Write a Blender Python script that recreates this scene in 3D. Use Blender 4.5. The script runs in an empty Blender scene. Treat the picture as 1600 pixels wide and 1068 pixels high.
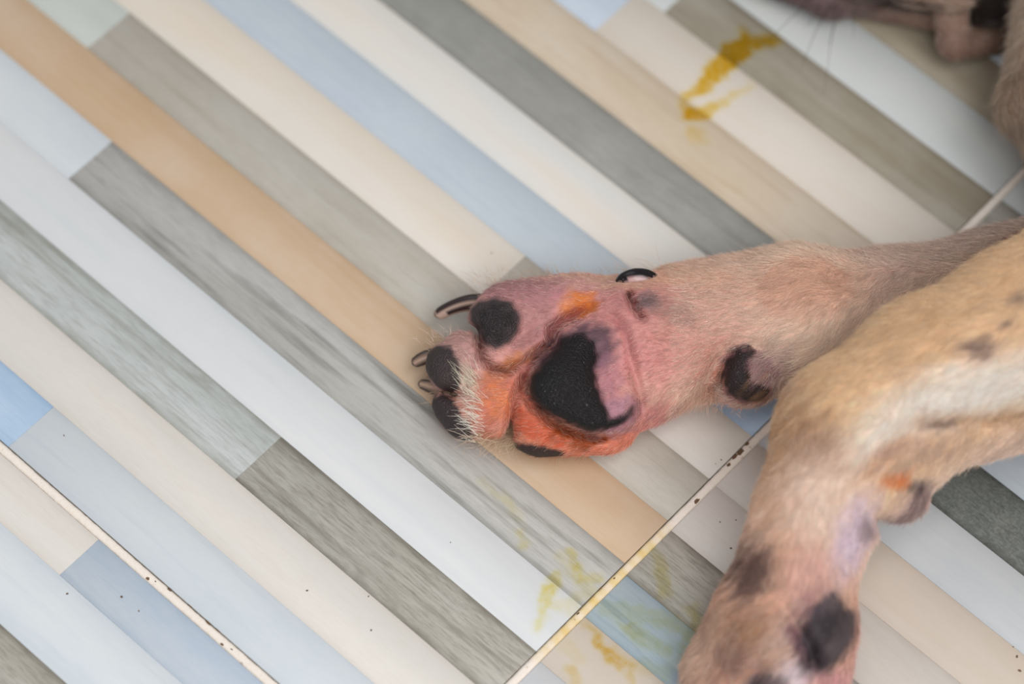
import bpy, math, random
import numpy as np
from mathutils import Matrix, Vector
rng = np.random.default_rng(7)
random.seed(7)
C = bpy.context.scene.collection

# ------------------------------------------------------------------ camera
W = 0.022                                   # width of one printed wood strip (m)
R = np.array([[0.74014925, 0.67147302, 0.03609812],
              [0.59733852, -0.63188201, -0.49387429],
              [-0.30881351, 0.38710348, -0.8687837]])
T = np.array([-1.66518214, 6.4900892, 50.09357916]) * W
FPX = 5400.0
CAM = -R.T @ T
cam_data = bpy.data.cameras.new('camera')
cam = bpy.data.objects.new('camera', cam_data)
C.objects.link(cam)
m = Matrix.Identity(4)
for i in range(3):
    m[i][0] = R[0][i]; m[i][1] = -R[1][i]; m[i][2] = -R[2][i]; m[i][3] = CAM[i]
cam.matrix_world = m
cam_data.sensor_width = 36.0
cam_data.lens = FPX / 1600 * 36
cam_data.clip_start = 0.05
cam_data.clip_end = 50
bpy.context.scene.camera = cam


def P(px, py, h=0.0):
    """world point (m) seen at a pixel of the 1600x1068 frame, h millimetres above the floor"""
    d = R.T @ np.array([(px - 800) / FPX, (py - 534) / FPX, 1.0])
    s = (h * 0.001 - CAM[2]) / d[2]
    return CAM + s * d


foc = P(880, 570, 30)
cam_data.dof.use_dof = True
cam_data.dof.focus_distance = float(-(R @ (CAM - foc))[2])
cam_data.dof.aperture_fstop = 4.2

# ------------------------------------------------------------------ world, lights, exposure
sc = bpy.context.scene
sc.view_settings.view_transform = 'Standard'
sc.view_settings.look = 'None'
sc.view_settings.gamma = 1.0
sc.view_settings.exposure = 0.0
sc.view_settings.use_curve_mapping = False
wd = bpy.data.worlds.new('world'); sc.world = wd
wd.use_nodes = True
wd.node_tree.nodes['Background'].inputs[0].default_value = (0.95, 0.97, 1.0, 1)
wd.node_tree.nodes['Background'].inputs[1].default_value = 0.32


def area(name, loc, target, size, power, col):
    l = bpy.data.lights.new(name, 'AREA')
    l.shape = 'RECTANGLE'; l.size, l.size_y = size
    l.energy = power; l.color = col
    o = bpy.data.objects.new(name, l); C.objects.link(o)
    o.location = loc
    o.rotation_euler = (Vector(target) - Vector(loc)).to_track_quat('-Z', 'Y').to_euler()
    return o


# local frame "L": x right, y up the picture (away), z up; millimetres, origin on the floor under the paw
O0 = P(900, 550, 0)
AX = np.array([0.741, 0.6715, 0.0]); AX /= np.linalg.norm(AX)
AY = np.array([-AX[1], AX[0], 0.0])
AZ = np.array([0, 0, 1.0])
B3 = np.stack([AX, AY, AZ])                  # rows


def L2W(p):
    return np.asarray(p) * 0.001 @ B3 + O0


def L(px, py, h=0.0):
    return (B3 @ (P(px, py, h) - O0)) * 1000.0


area('window_light', L2W((350, -500, 1150)), L2W((0, 0, 0)), (0.9, 0.9), 10.8, (1.0, 0.99, 0.97))
area('room_light', L2W((-100, -1000, 1200)), L2W((0, 0, 0)), (0.9, 0.9), 5.0, (1.0, 0.985, 0.96))
area('upper_left_fill', L2W((-600, 700, 1300)), L2W((0, 0, 0)), (0.9, 0.9), 2.0, (0.96, 0.98, 1.0))  # unseen weak fill, added from the upper left for contact shadows


# the upturned sole faces this way: x and y shift per millimetre of height; features of the sole are laid out square to it
SX, SY = ((L(900, 550, 40) - L(900, 550, 0)) / 40.0)[:2]


def FL(px, py, h=0.0):
    q = L(px, py, h)
    return np.array([q[0] - SX * h, q[1] - SY * h])


# ------------------------------------------------------------------ helpers
def lin(c):
    c = np.asarray(c, float) / 255.0
    return np.where(c <= 0.04045, c / 12.92, ((c + 0.055) / 1.055) ** 2.4)


def rgba(c):
    return tuple(float(x) for x in lin(c)) + (1.0,)


def link(name, me, parent=None, mat=None, kind=None):
    o = bpy.data.objects.new(name, me)
    C.objects.link(o)
    if mat is not None and hasattr(me, 'materials'):
        me.materials.append(mat)
    if parent is not None:
        o.parent = parent
    if kind:
        o['kind'] = kind
    return o


def tag(o, label, cat, group=None):
    o['label'] = label; o['category'] = cat
    if group:
        o['group'] = group


def np_mesh(name, v, quads, col=None, smooth=True, attr=None):
    me = bpy.data.meshes.new(name)
    v = np.asarray(v, np.float32); quads = np.asarray(quads, np.int32)
    nq, k = quads.shape
    me.vertices.add(len(v)); me.vertices.foreach_set('co', v.ravel())
    me.loops.add(nq * k); me.loops.foreach_set('vertex_index', quads.ravel())
    me.polygons.add(nq)
    me.polygons.foreach_set('loop_start', np.arange(nq, dtype=np.int32) * k)
    me.polygons.foreach_set('loop_total', np.full(nq, k, np.int32))
    if smooth:
        me.polygons.foreach_set('use_smooth', np.ones(nq, bool))
    me.update(calc_edges=True)
    if col is not None:
        a = me.color_attributes.new('Col', 'FLOAT_COLOR', 'POINT')
        c4 = np.ones((len(v), 4), np.float32); c4[:, :col.shape[1]] = col
        a.data.foreach_set('color', c4.ravel())
    if attr is not None:
        for n, arr in attr.items():
            a = me.attributes.new(n, 'FLOAT', 'POINT'); a.data.foreach_set('value', np.asarray(arr, np.float32))
    return me


class NT:
    def __init__(s, name):
        s.m = bpy.data.materials.new(name); s.m.use_nodes = True
        s.t = s.m.node_tree; s.n = s.t.nodes; s.l = s.t.links
        s.b = s.n['Principled BSDF']; s.out = s.n['Material Output']

    def node(s, typ, **kw):
        n = s.n.new(typ)
        ins = kw.pop('ins', {})
        for k, v in kw.items():
            setattr(n, k, v)
        for k, v in ins.items():
            if hasattr(v, 'is_linked') or isinstance(v, bpy.types.NodeSocket):
                s.l.new(v, n.inputs[k])
            else:
                n.inputs[k].default_value = v
        return n

    def mix(s, f, a, b, mode='MIX'):
        n = s.n.new('ShaderNodeMix'); n.data_type = 'RGBA'; n.blend_type = mode
        for idx, v in ((0, f), (6, a), (7, b)):
            if isinstance(v, bpy.types.NodeSocket):
                s.l.new(v, n.inputs[idx])
            else:
                n.inputs[idx].default_value = v
        return n.outputs[2]

    def math(s, op, a, b=0.0, clamp=False):
        n = s.n.new('ShaderNodeMath'); n.operation = op; n.use_clamp = clamp
        for i, v in enumerate((a, b)):
            if isinstance(v, bpy.types.NodeSocket):
                s.l.new(v, n.inputs[i])
            else:
                n.inputs[i].default_value = v
        return n.outputs[0]

    def ramp(s, x, lo, hi):
        n = s.n.new('ShaderNodeMapRange'); n.clamp = True
        s.l.new(x, n.inputs[0]); n.inputs[1].default_value = lo; n.inputs[2].default_value = hi
        return n.outputs[0]

    def noise(s, vec, scale, detail=3.0, rough=0.55, w=None, stretch=None):
        if stretch:
            mp = s.n.new('ShaderNodeMapping'); s.l.new(vec, mp.inputs[0]); mp.inputs[3].default_value = stretch
            vec = mp.outputs[0]
        n = s.n.new('ShaderNodeTexNoise')
        if w is not None:
            n.noise_dimensions = '4D'; s.l.new(w, n.inputs['W'])
        s.l.new(vec, n.inputs['Vector'])
        n.inputs['Scale'].default_value = scale; n.inputs['Detail'].default_value = detail
        n.inputs['Roughness'].default_value = rough
        return n.outputs['Fac']


# ------------------------------------------------------------------ strip materials
MAT = {}


def strip_mat(key, c1, c2, c3, streak=0.35, grain=0.35, speckle=0.0, sat_edge=0.25):
    """c1/c2: the two body tints, c3: the darker grain printed along the strip"""
    t = NT('printed_wood_' + key)
    g = t.n.new('ShaderNodeNewGeometry').outputs['Position']
    rnd = t.math('MULTIPLY', t.n.new('ShaderNodeObjectInfo').outputs['Random'], 40.0)
    w1 = t.noise(g, 1.0, 2.0, 0.5, rnd, (9, 55, 9))
    base = t.mix(t.ramp(w1, 0.36, 0.64), rgba(c1), rgba(c2))
    s1 = t.noise(g, 1.0, 4.0, 0.6, rnd, (16, 260, 16))
    f1 = t.math('MULTIPLY', t.ramp(s1, 0.52, 0.72), streak)
    base = t.mix(f1, base, rgba(c3))
    s2 = t.noise(g, 1.0, 5.0, 0.7, rnd, (130, 1300, 130))
    f2 = t.math('MULTIPLY', t.ramp(s2, 0.46, 0.72), grain)
    base = t.mix(f2, base, rgba(c3))
    if speckle:
        s3 = t.noise(g, 1.0, 3.0, 0.6, rnd, (900, 1300, 900))
        light = tuple(min(255, x + 28) for x in c1)
        base = t.mix(t.math('MULTIPLY', t.ramp(s3, 0.45, 0.6), speckle), base, rgba(light))
    # printed grain gathers along both long edges of a strip
    ac = t.node('ShaderNodeAttribute', attribute_name='across').outputs['Fac']
    ed = t.math('MULTIPLY', t.math('ABSOLUTE', t.math('SUBTRACT', ac, 0.5)), 2.0)
    ed = t.math('ADD', ed, t.math('MULTIPLY', t.math('SUBTRACT', t.noise(g, 1.0, 3.0, 0.6, rnd, (60, 60, 60)), 0.5), 0.45))
    base = t.mix(t.math('MULTIPLY', t.ramp(ed, 0.78, 1.02), min(0.75, 0.08 + grain * 0.9)), base, rgba(c3))
    # cloudy wear shared by the whole floor
    cl = t.noise(g, 38.0, 4.0, 0.6)
    base = t.mix(t.math('MULTIPLY', t.ramp(cl, 0.45, 0.75), 0.10), base, rgba((235, 232, 226)))
    t.l.new(base, t.b.inputs['Base Color'])
    t.b.inputs['Roughness'].default_value = 0.42
    t.b.inputs['Specular IOR Level'].default_value = 0.35
    bp = t.node('ShaderNodeBump', ins={'Strength': 0.05, 'Distance': 0.0004})
    t.l.new(s2, bp.inputs['Height']); t.l.new(bp.outputs[0], t.b.inputs['Normal'])
    MAT[key] = t.m
    return t.m


strip_mat('blue', (198, 207, 217), (190, 202, 216), (158, 178, 200), 0.35, 0.25)
strip_mat('sky_white', (216, 221, 225), (208, 215, 221), (190, 199, 208), 0.4, 0.2)
strip_mat('azure', (176, 198, 221), (164, 190, 217), (128, 156, 190), 0.4, 0.25)
strip_mat('pale_blue', (207, 212, 216), (199, 205, 210), (184, 192, 200), 0.35, 0.2)
strip_mat('cool_white', (210, 213, 215), (220, 220, 221), (196, 202, 206), 0.3, 0.15)
strip_mat('beige', (216, 212, 206), (221, 215, 208), (198, 188, 178), 0.2, 0.25)
strip_mat('grey_green', (178, 183, 180), (188, 192, 192), (130, 128, 116), 0.75, 0.55)
strip_mat('brown_grey', (184, 180, 171), (166, 162, 152), (112, 106, 94), 0.55, 0.75)
strip_mat('streaked_grey', (192, 190, 186), (174, 172, 167), (120, 118, 112), 0.95, 0.35)
strip_mat('tan', (205, 180, 154), (200, 172, 142), (192, 156, 116), 0.45, 0.3)
strip_mat('pale_green', (188, 194, 188), (196, 200, 195), (172, 178, 170), 0.3, 0.2)
strip_mat('warm_grey', (196, 192, 184), (188, 180, 168), (150, 138, 120), 0.4, 0.3)
strip_mat('cream', (222, 216, 208), (221, 209, 193), (210, 196, 176), 0.2, 0.15)
strip_mat('slate_blue', (190, 199, 210), (188, 198, 205), (164, 178, 190), 0.35, 0.25)
strip_mat('warm_white', (219, 220, 219), (224, 216, 206), (208, 200, 188), 0.2, 0.15)
strip_mat('dark_grey', (146, 146, 140), (155, 154, 149), (116, 114, 108), 0.6, 0.45, 0.1)
strip_mat('pink_tan', (210, 197, 183), (203, 186, 163), (176, 152, 122), 0.6, 0.25)
strip_mat('oat', (222, 213, 203), (218, 206, 192), (204, 190, 172), 0.15, 0.15)
strip_mat('mud', (150, 141, 123), (168, 160, 146), (122, 112, 92), 0.65, 0.3)
strip_mat('ice', (198, 200, 197), (190, 195, 195), (184, 192, 200), 0.3, 0.15)
strip_mat('olive', (156, 146, 128), (144, 134, 116), (126, 116, 98), 0.5, 0.3)
strip_mat('flint', (114, 120, 116), (106, 112, 108), (66, 70, 68), 0.3, 0.8, 0.45)
strip_mat('dusk_blue', (164, 182, 192), (178, 190, 194), (128, 150, 168), 0.7, 0.3)

# ------------------------------------------------------------------ the floor: bed > tile > strip, bed > grout_line
def box_mesh(name, x0, x1, y0, y1, z0, z1, bev=0.00025, col=None):
    b = bev
    v = [(x0, y0, z0), (x1, y0, z0), (x1, y1, z0), (x0, y1, z0),
         (x0, y0, z1 - b), (x1, y0, z1 - b), (x1, y1, z1 - b), (x0, y1, z1 - b),
         (x0 + b, y0 + b, z1), (x1 - b, y0 + b, z1), (x1 - b, y1 - b, z1), (x0 + b, y1 - b, z1)]
    q = [(0, 3, 2, 1), (0, 1, 5, 4), (1, 2, 6, 5), (2, 3, 7, 6), (3, 0, 4, 7),
         (4, 5, 9, 8), (5, 6, 10, 9), (6, 7, 11, 10), (7, 4, 8, 11), (8, 9, 10, 11)]
    return np_mesh(name, v, q, col, smooth=False, attr={'across': [0, 0, 1, 1] * 3} if name == 'strip' else None)


tb = NT('cement_bed'); tb.b.inputs['Base Color'].default_value = rgba((74, 64, 54)); tb.b.inputs['Roughness'].default_value = 0.95
tc = NT('tile_body')
gp = tc.n.new('ShaderNodeNewGeometry').outputs['Position']
tc.l.new(tc.mix(tc.noise(gp, 200.0), rgba((120, 112, 104)), rgba((150, 142, 132))), tc.b.inputs['Base Color'])
tc.b.inputs['Roughness'].default_value = 0.8

floor = link('floor', box_mesh('floor', -54 * W, 50 * W, -26 * W, 52 * W, -0.03, -0.0042, 0.0), None, tb.m, 'structure')

GW = 0.158 * W
TU, TV = 24 * W, 24 * W
ES = [0.0, 0.997, 2.008, 3.014, 4.03, 5.005, 5.99, 6.965, 7.98, 8.96, 9.96, 10.93, 11.965, 13.03, 14.0, 15.06] + [15.06 + i for i in range(1, 9)] + [24.0]
POOL = ['blue', 'pale_blue', 'cool_white', 'beige', 'grey_green', 'brown_grey', 'streaked_grey', 'tan', 'pale_green',
        'warm_grey', 'cream', 'slate_blue', 'warm_white', 'dark_grey', 'pink_tan', 'oat', 'mud', 'ice', 'olive', 'flint']
# known rows: list of (left end u in strip widths, material) from left to right
T1 = {0: [(-24, 'azure'), (-8.15, 'sky_white')], 1: [(-24, 'beige')],
      2: [(-24, 'grey_green'), (-5.25, 'brown_grey')], 3: [(-24, 'cool_white')],
      4: [(-24, 'pale_blue'), (-10.95, 'streaked_grey')], 5: [(-24, 'tan')],
      6: [(-24, 'pale_green'), (-12.53, 'warm_grey')], 7: [(-24, 'cream'), (-4.7, 'warm_grey'), (-2.9, 'beige')],
      8: [(-24, 'slate_blue'), (-2.2, 'beige'), (-0.78, 'azure')], 9: [(-24, 'warm_white')], 10: [(-24, 'dark_grey')], 11: [(-24, 'pink_tan')],
      12: [(-24, 'blue'), (-6.76, 'oat')], 13: [(-24, 'ice'), (-6.18, 'mud')], 14: [(-24, 'ice')], 15: [(-24, 'olive')]}
# row 8: the blue strip runs to a joint hidden by the paw
T2 = {3: [(0, 'oat')], 4: [(0, 'dusk_blue')], 5: [(0, 'brown_grey'), (1.9, 'streaked_grey')],
      6: [(0, 'beige'), (2.4, 'beige')], 7: [(0, 'beige'), (2.2, 'oat')], 8: [(0, 'pale_blue')],
      9: [(0, 'pale_blue'), (2.2, 'flint')], 10: [(0, 'slate_blue')], 12: [(0, 'ice')], 13: [(0, 'brown_grey')], 14: [(0, 'ice')], 2: [(0, 'cool_white')]}
T3 = {23: [(-24, 'beige'), (-6.03, 'blue')], 22: [(-24, 'sky_white')], 21: [(-24, 'brown_grey')]}
tile_n = 0


def make_tile(u0, v0, rows, edges, pool_seed):
    """one ceramic tile: body with its printed strips as thin pieces on top"""
    rr = random.Random(pool_seed)
    u1, v1 = u0 + TU, v0 + edges[-1] * W
    v00 = v0 + edges[0] * W
    body = link('tile', box_mesh('tile', u0, u1, v00, v1, -0.0042, -0.0006, 0.0003), floor, tc.m)
    last = None
    for k in range(len(edges) - 1):
        segs = rows.get(k)
        if segs is None:
            a = rr.choice([p for p in POOL if p != last])
            segs = [(None, a)]
            if rr.random() < 0.45:
                segs.append((rr.uniform(5, 19), rr.choice([p for p in POOL if p != a])))
            segs = [(0 if s[0] is None else s[0], s[1]) for s in segs]
            st = [u0 + s[0] * W for s in segs]
        else:
            off = 0.0
            st = [u0 if i == 0 else s[0] * W + (GW if u0 >= 0 else 0) * 0 for i, s in enumerate(segs)]
        last = segs[-1][1]
        for i, s in enumerate(segs):
            a = st[i]; b = st[i + 1] if i + 1 < len(segs) else u1
            dz = rr.uniform(0, 0.00005)
            e0, e1 = v0 + edges[k] * W, v0 + edges[k + 1] * W
            me = box_mesh('strip', a + (0.00002 if i else 0), b - 0.00002, e0 + 0.00002, e1 - 0.00002, -0.0006, dz, 0.00008)
            link('strip', me, body, MAT[s[1]])
    return body


def clean(e):
    return [x for x in e]


E1 = ES[:-1]; E1[-1] = 23.9; E1[0] = 0.045
SIMPLE = [i * 1.0 for i in range(24)] + [23.84]
# T2 is cut from the same grid; its rows line up with the main tile's
make_tile(-TU, 0.0, T1, E1 + [], 1)
make_tile(GW, 0.0, T2, [0.045, .97, 1.95, 2.93, 3.93, 4.87, 5.9, 6.94, 7.95, 8.98, 9.99, 11, 12, 13, 14.02] + [15.0 + i for i in range(9)] + [23.84], 2)
T3e = [0, .9] + [1.9 + i for i in range(20)] + [21.77, 22.93, 23.74]
T3 = {24 - 1: T3[23], 22: T3[22], 21: T3[21]}
make_tile(-TU, -23.86 * W, T3, T3e, 3)
make_tile(GW, -23.86 * W, {}, SIMPLE[:-1] + [23.74], 4)
for j, (uu, vv) in enumerate([(-2 * TU - GW, -23.86 * W), (-2 * TU - GW, 0), (-2 * TU - GW, 24 * W), (-TU, 24.06 * W), (GW, 24 * W)]):
    make_tile(uu, vv, {}, SIMPLE, 10 + j)

# grout lines --------------------------------------------------------------
tg = NT('grout')
ca = tg.node('ShaderNodeAttribute', attribute_name='Col').outputs['Color']
gp = tg.n.new('ShaderNodeNewGeometry').outputs['Position']
n1 = tg.noise(gp, 900.0, 3.0, 0.6)
n2 = tg.noise(gp, 260.0, 4.0, 0.6)
cg = tg.mix(tg.math('MULTIPLY', tg.ramp(n1, 0.5, 0.75), 0.25), ca, rgba((205, 188, 170)))
cg = tg.mix(tg.math('MULTIPLY', tg.ramp(n2, 0.66, 0.73), 0.6), cg, rgba((150, 118, 88)))
tg.l.new(cg, tg.b.inputs['Base Color']); tg.b.inputs['Roughness'].default_value = 0.9
bp = tg.node('ShaderNodeBump', ins={'Strength': 0.5, 'Distance': 0.0005}); tg.l.new(n2, bp.inputs['Height']); tg.l.new(bp.outputs[0], tg.b.inputs['Normal'])
CREAM = lin((244, 233, 222))


def grout(p0, p1, width, seed, colfn=None, n=260):
    """a filled joint from p0 to p1 with slightly uneven shoulders and a domed middle"""
    r = np.random.default_rng(seed)
    p0 = np.array(p0, float); p1 = np.array(p1, float)
    d = p1 - p0; ln = np.linalg.norm(d); d /= ln; nrm = np.array([-d[1], d[0]])
    t = np.linspace(0, ln, n)

    def wob(s):
        k = r.uniform(-1, 1, 40); x = np.linspace(0, ln, 40)
        k2 = r.uniform(-1, 1, n // 2)
        return (np.interp(t, x, k) * 0.5 + np.interp(t, np.linspace(0, ln, n // 2), k2) * 0.5) * s
    half = width / 2
    offs = [-half * 0.93, -half * 0.80, -half * 0.3, half * 0.3, half * 0.80, half * 0.93]
    zs = [-0.0022, -0.00035, -0.00012, -0.00012, -0.00035, -0.0022]
    V = []
    wl, wr = wob(0.00016), wob(0.00016)
    for j, (o, z) in enumerate(zip(offs, zs)):
        w = wl if j < 3 else wr
        k = 1.0 if j in (1, 4) else (0.7 if j in (0, 5) else 0.3)
        q = p0[None] + d[None] * t[:, None] + nrm[None] * (o + w * k)[:, None]
        V.append(np.c_[q, np.full(n, z) + wob(0.00006)])
    V = np.stack(V, 1).reshape(-1, 3)
    Q = []
    for i in range(n - 1):
        for j in range(5):
            a = i * 6 + j
            Q.append((a, a + 6, a + 7, a + 1))
    col = np.tile(CREAM, (len(V), 1))
    if colfn:
        col = colfn(V, col)
    return link('grout_line', np_mesh('grout_line', V, Q, col), floor, tg.m)


def gcol(V, col):
    yl = lin((232, 204, 140)); or_ = lin((236, 208, 170))
    a = P(1040, 828)[:2]; b = P(845, 1018)[:2]
    v = V[:, 1]
    m = np.clip((v - (b[1] - 0.006)) / 0.012, 0, 1) * np.clip(((a[1] + 0.004) - v) / 0.008, 0, 1)
    m *= 0.65 + 0.35 * np.sin(v * 900) * np.sin(v * 410 + 1)
    return col * (1 - m[:, None]) + yl * m[:, None]


U0 = GW / 2
grout((U0, -GW), (U0, 23.93 * W), GW, 1, gcol, 900)
grout((U0, -24 * W), (U0, -GW * 1.1), GW, 2, None, 200)
grout((-24 * W, -0.038 * W), (-0.02 * W, -0.038 * W), 0.165 * W, 3, None, 900)
grout((GW * 1.0, -0.038 * W), (24 * W, -0.038 * W), 0.165 * W, 4, None, 300)
grout((-24 * W, 23.97 * W), (24 * W, 23.97 * W), GW * 0.9, 5, None, 300)
grout((-24 * W - GW / 2, 0), (-24 * W - GW / 2, 48 * W), GW, 6, None, 300)

# dirt: flat pits and crumbs ------------------------------------------------
td = NT('dark_dirt')
gp = td.n.new('ShaderNodeNewGeometry').outputs['Position']
td.l.new(td.mix(td.noise(gp, 1500.0), rgba((84, 62, 44)), rgba((132, 104, 78))), td.b.inputs['Base Color'])
td.b.inputs['Roughness'].default_value = 0.95


def pebble(V, Q, c, a, b, yaw, hgt, seed):
    r = random.Random(seed)
    n = 9; base = len(V)
    V.append((c[0], c[1], c[2] + hgt))
    for ring, (s, z) in enumerate(((0.6, 0.85), (1.0, 0.0))):
        for i in range(n):
            t = 2 * math.pi * i / n; k = s * r.uniform(0.8, 1.15)
            x, y = a * k * math.cos(t), b * k * math.sin(t)
            V.append((c[0] + x * math.cos(yaw) - y * math.sin(yaw), c[1] + x * math.sin(yaw) + y * math.cos(yaw), c[2] + hgt * z))
    for i in range(n):
        j = (i + 1) % n
        Q.append((base, base + 1 + i, base + 1 + j, base))
        Q.append((base + 1 + i, base + 1 + n + i, base + 1 + n + j, base + 1 + j))


def tri_mesh(name, V, Q, mat, parent=None, kind=None):
    me = bpy.data.meshes.new(name)
    me.from_pydata([tuple(map(float, v)) for v in V], [], [tuple(dict.fromkeys(q)) for q in Q])
    me.polygons.foreach_set('use_smooth', [True] * len(me.polygons))
    return link(name, me, parent, mat, kind)


V, Q = [], []
for i, (x, y, a, b) in enumerate([(1167, 693, 4, 3), (1157, 706, 8, 4), (1148, 713, 6, 3.5), (1139, 726, 4.5, 3), (1088, 782, 7.5, 3.2), (996, 856, 6, 2.2),
                                  (985, 867, 5, 1.8), (966, 886, 3.5, 1.8), (961, 891, 3, 1.6), (960, 903, 2.5, 1.5), (938, 918, 4, 2), (903, 958, 3, 1.5),
                                  (231, 903, 3.5, 3), (265, 921, 4.5, 1.8), (298, 946, 4.5, 1.6), (325, 972, 6, 1.8), (341, 984, 5, 1.8), (347, 1006, 3, 2), (243, 908, 2, 1.5), (362, 1014, 3, 1.4)]):
    c = P(x, y, -0.16)
    pebble(V, Q, c, a * 0.00022, b * 0.00022, math.pi / 2 if x > 700 else 0.0, 0.00010, i)
tri_mesh('grout_dirt', V, Q, td.m, floor, 'stuff')
V, Q = [], []
for i, (x, y, a) in enumerate([(190, 932, 2.2), (105, 927, 1.8), (217, 954, 1.6), (1142, 856, 1.8), (1589, 1025, 2.2), (1593, 1047, 2.6), (1150, 812, 1.2), (1125, 815, 1.2),
                               (480, 922, 1.8), (580, 984, 1.6), (704, 847, 1.0), (576, 931, 1.3), (100, 680, 1.4), (1045, 652, 1.8), (768, 395, 1.3), (1127, 718, 1.4), (1118, 724, 1.0), (1583, 1010, 1.3)]):
    c = P(x, y, 0.04)
    pebble(V, Q, c, a * 0.00025, a * 0.00018, i * 1.3, 0.00022, i + 50)
o = tri_mesh('dirt_crumbs', V, Q, td.m, None, 'stuff')
tag(o, 'tiny dark dirt crumbs scattered over the striped floor tiles', 'dirt')

# ------------------------------------------------------------------ dried yellow stains
ts = NT('dried_yellow_fluid')
at = ts.node('ShaderNodeAttribute', attribute_name='wet').outputs['Fac']
ca = ts.node('ShaderNodeAttribute', attribute_name='Col').outputs['Color']
gp = ts.n.new('ShaderNodeNewGeometry').outputs['Position']
nz = ts.noise(gp, 420.0, 4.0, 0.65)
fac = ts.math('MULTIPLY', at, ts.math('ADD', ts.math('MULTIPLY', ts.ramp(nz, 0.3, 0.62), 0.7), 0.55), True)
tint = ts.mix(fac, (1, 1, 1, 1), ca)
tr = ts.n.new('ShaderNodeBsdfTransparent'); ts.l.new(tint, tr.inputs[0])
ts.l.new(tr.outputs[0], ts.out.inputs['Surface'])
ts.n.remove(ts.b)


def stain(label, chains, col, seed, z=0.12, step=0.7):
    """thin dried film: chains of (px, py, radius px, strength) laid on the floor"""
    segs = []
    for ch in chains:
        pts = [(L(x, y, 0)[:2], r / 4.5, s) for x, y, r, s in ch]
        if len(pts) == 1:
            pts = pts * 2
        segs += list(zip(pts[:-1], pts[1:]))
    al = np.array([p[0] for s in segs for p in s])
    lo, hi = al.min(0) - 7, al.max(0) + 7
    xs = np.arange(lo[0], hi[0], step); ys = np.arange(lo[1], hi[1], step)
    X, Y = np.meshgrid(xs, ys, indexing='ij')
    r = np.random.default_rng(seed)
    wx = sum(np.sin(X * a + Y * b + c) * d for a, b, c, d in zip(r.uniform(-1.3, 1.3, 9), r.uniform(-1.3, 1.3, 9), r.uniform(0, 6, 9), r.uniform(.2, .55, 9)))
    wet = np.zeros_like(X)
    for (a, ra, sa), (b, rb, sb) in segs:
        ba = b - a; t = np.clip(((X - a[0]) * ba[0] + (Y - a[1]) * ba[1]) / (ba @ ba + 1e-9), 0, 1)
        dd = np.hypot(X - a[0] - ba[0] * t, Y - a[1] - ba[1] * t) - (ra + (rb - ra) * t) + wx * 0.6
        k = np.clip(0.55 - dd / 3.0, 0, 1); k = k * k * (3 - 2 * k)
        wet = np.maximum(wet, k * (sa + (sb - sa) * t))
    nx, ny = X.shape
    idx = np.arange(nx * ny).reshape(nx, ny)
    q = np.stack([idx[:-1, :-1], idx[1:, :-1], idx[1:, 1:], idx[:-1, 1:]], -1).reshape(-1, 4)
    w = wet.ravel()
    keep = w[q].max(1) > 0.01
    q = q[keep]
    used = np.unique(q); re = np.full(nx * ny, -1); re[used] = np.arange(len(used)); q = re[q]
    v = L2W(np.c_[X.ravel(), Y.ravel(), np.full(nx * ny, z)][used]); w = w[used]
    c = np.tile(lin(col[0]), (len(w), 1)) * (1 - w[:, None]) + lin(col[1]) * w[:, None]
    o = link('yellow_stain', np_mesh('yellow_stain', v, q, c, attr={'wet': w}), None, ts.m)
    tag(o, label, 'stain', 'dried yellow stains on the floor')
    return o


stain('amber yellow dried stain on the far beige and brown strips above the paw',
      [[(1212, 62, 10, .8), (1165, 68, 17, 1), (1145, 85, 22, 1), (1118, 112, 17, .95), (1095, 138, 12, .85), (1066, 158, 7, .5)],
       [(1175, 135, 5, .25), (1130, 158, 7, .45), (1096, 178, 12, .8), (1078, 178, 12, 1), (1068, 168, 10, .6)], [(1085, 205, 12, .4), (1100, 222, 10, .2)], [(1160, 48, 10, .4)]],
      ((252, 242, 180), (246, 220, 118)), 3)
stain('pale yellow smear left of the grout on the white strip near the bottom',
      [[(868, 902, 9, .5), (862, 918, 12, .6), (850, 940, 9, .45), (846, 965, 7, .4), (838, 985, 6, .35)], [(850, 940, 8, .3), (890, 950, 12, .25), (905, 930, 8, .25)],
       [(892, 862, 7, .4), (903, 885, 9, .5), (908, 905, 8, .45), (930, 905, 10, .4)], [(812, 832, 5, .35), (820, 850, 6, .35)], [(752, 750, 6, .15), (790, 782, 7, .3), (812, 810, 5, .2)],
       [(878, 870, 10, .2), (925, 925, 14, .25)]],
      ((252, 246, 200), (248, 232, 130)), 5)
stain('yellow and orange smear right of the grout beside the blue strip',
      [[(912, 972, 6, .3), (928, 985, 6, .55), (940, 1008, 8, .7), (962, 1030, 10, .65), (985, 1040, 7, .5), (985, 1062, 6, .4)], [(895, 1045, 9, .4), (902, 1068, 9, .35)],
       [(880, 1000, 14, .15), (905, 1030, 10, .2)]],
      ((252, 244, 200), (246, 216, 110)), 7)
stain('faint greenish yellow film over the blue and grey strips beside the lower paw',
      [[(1022, 862, 8, .25), (1033, 890, 10, .4), (1040, 925, 10, .35)], [(975, 975, 8, .45), (990, 985, 9, .4), (1010, 1000, 12, .3), (1040, 1015, 10, .3)],
       [(1078, 950, 9, .35), (1092, 968, 7, .4), (1078, 990, 12, .35), (1070, 1030, 14, .25)], [(950, 950, 14, .22), (1000, 960, 14, .25), (1060, 975, 14, .3)], [(1000, 1040, 12, .2), (1040, 1050, 12, .2)]],
      ((246, 242, 190), (232, 214, 120)), 9)

# ------------------------------------------------------------------ dog: implicit field on a stretched grid (L frame, mm)
def axis(parts):
    out = [parts[0][0]]
    for a, b, s in parts:
        n = max(1, int(round((b - a) / s)))
        out += list(a + (b - a) * np.arange(1, n + 1) / n)
    return np.array(out, np.float32)


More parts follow.
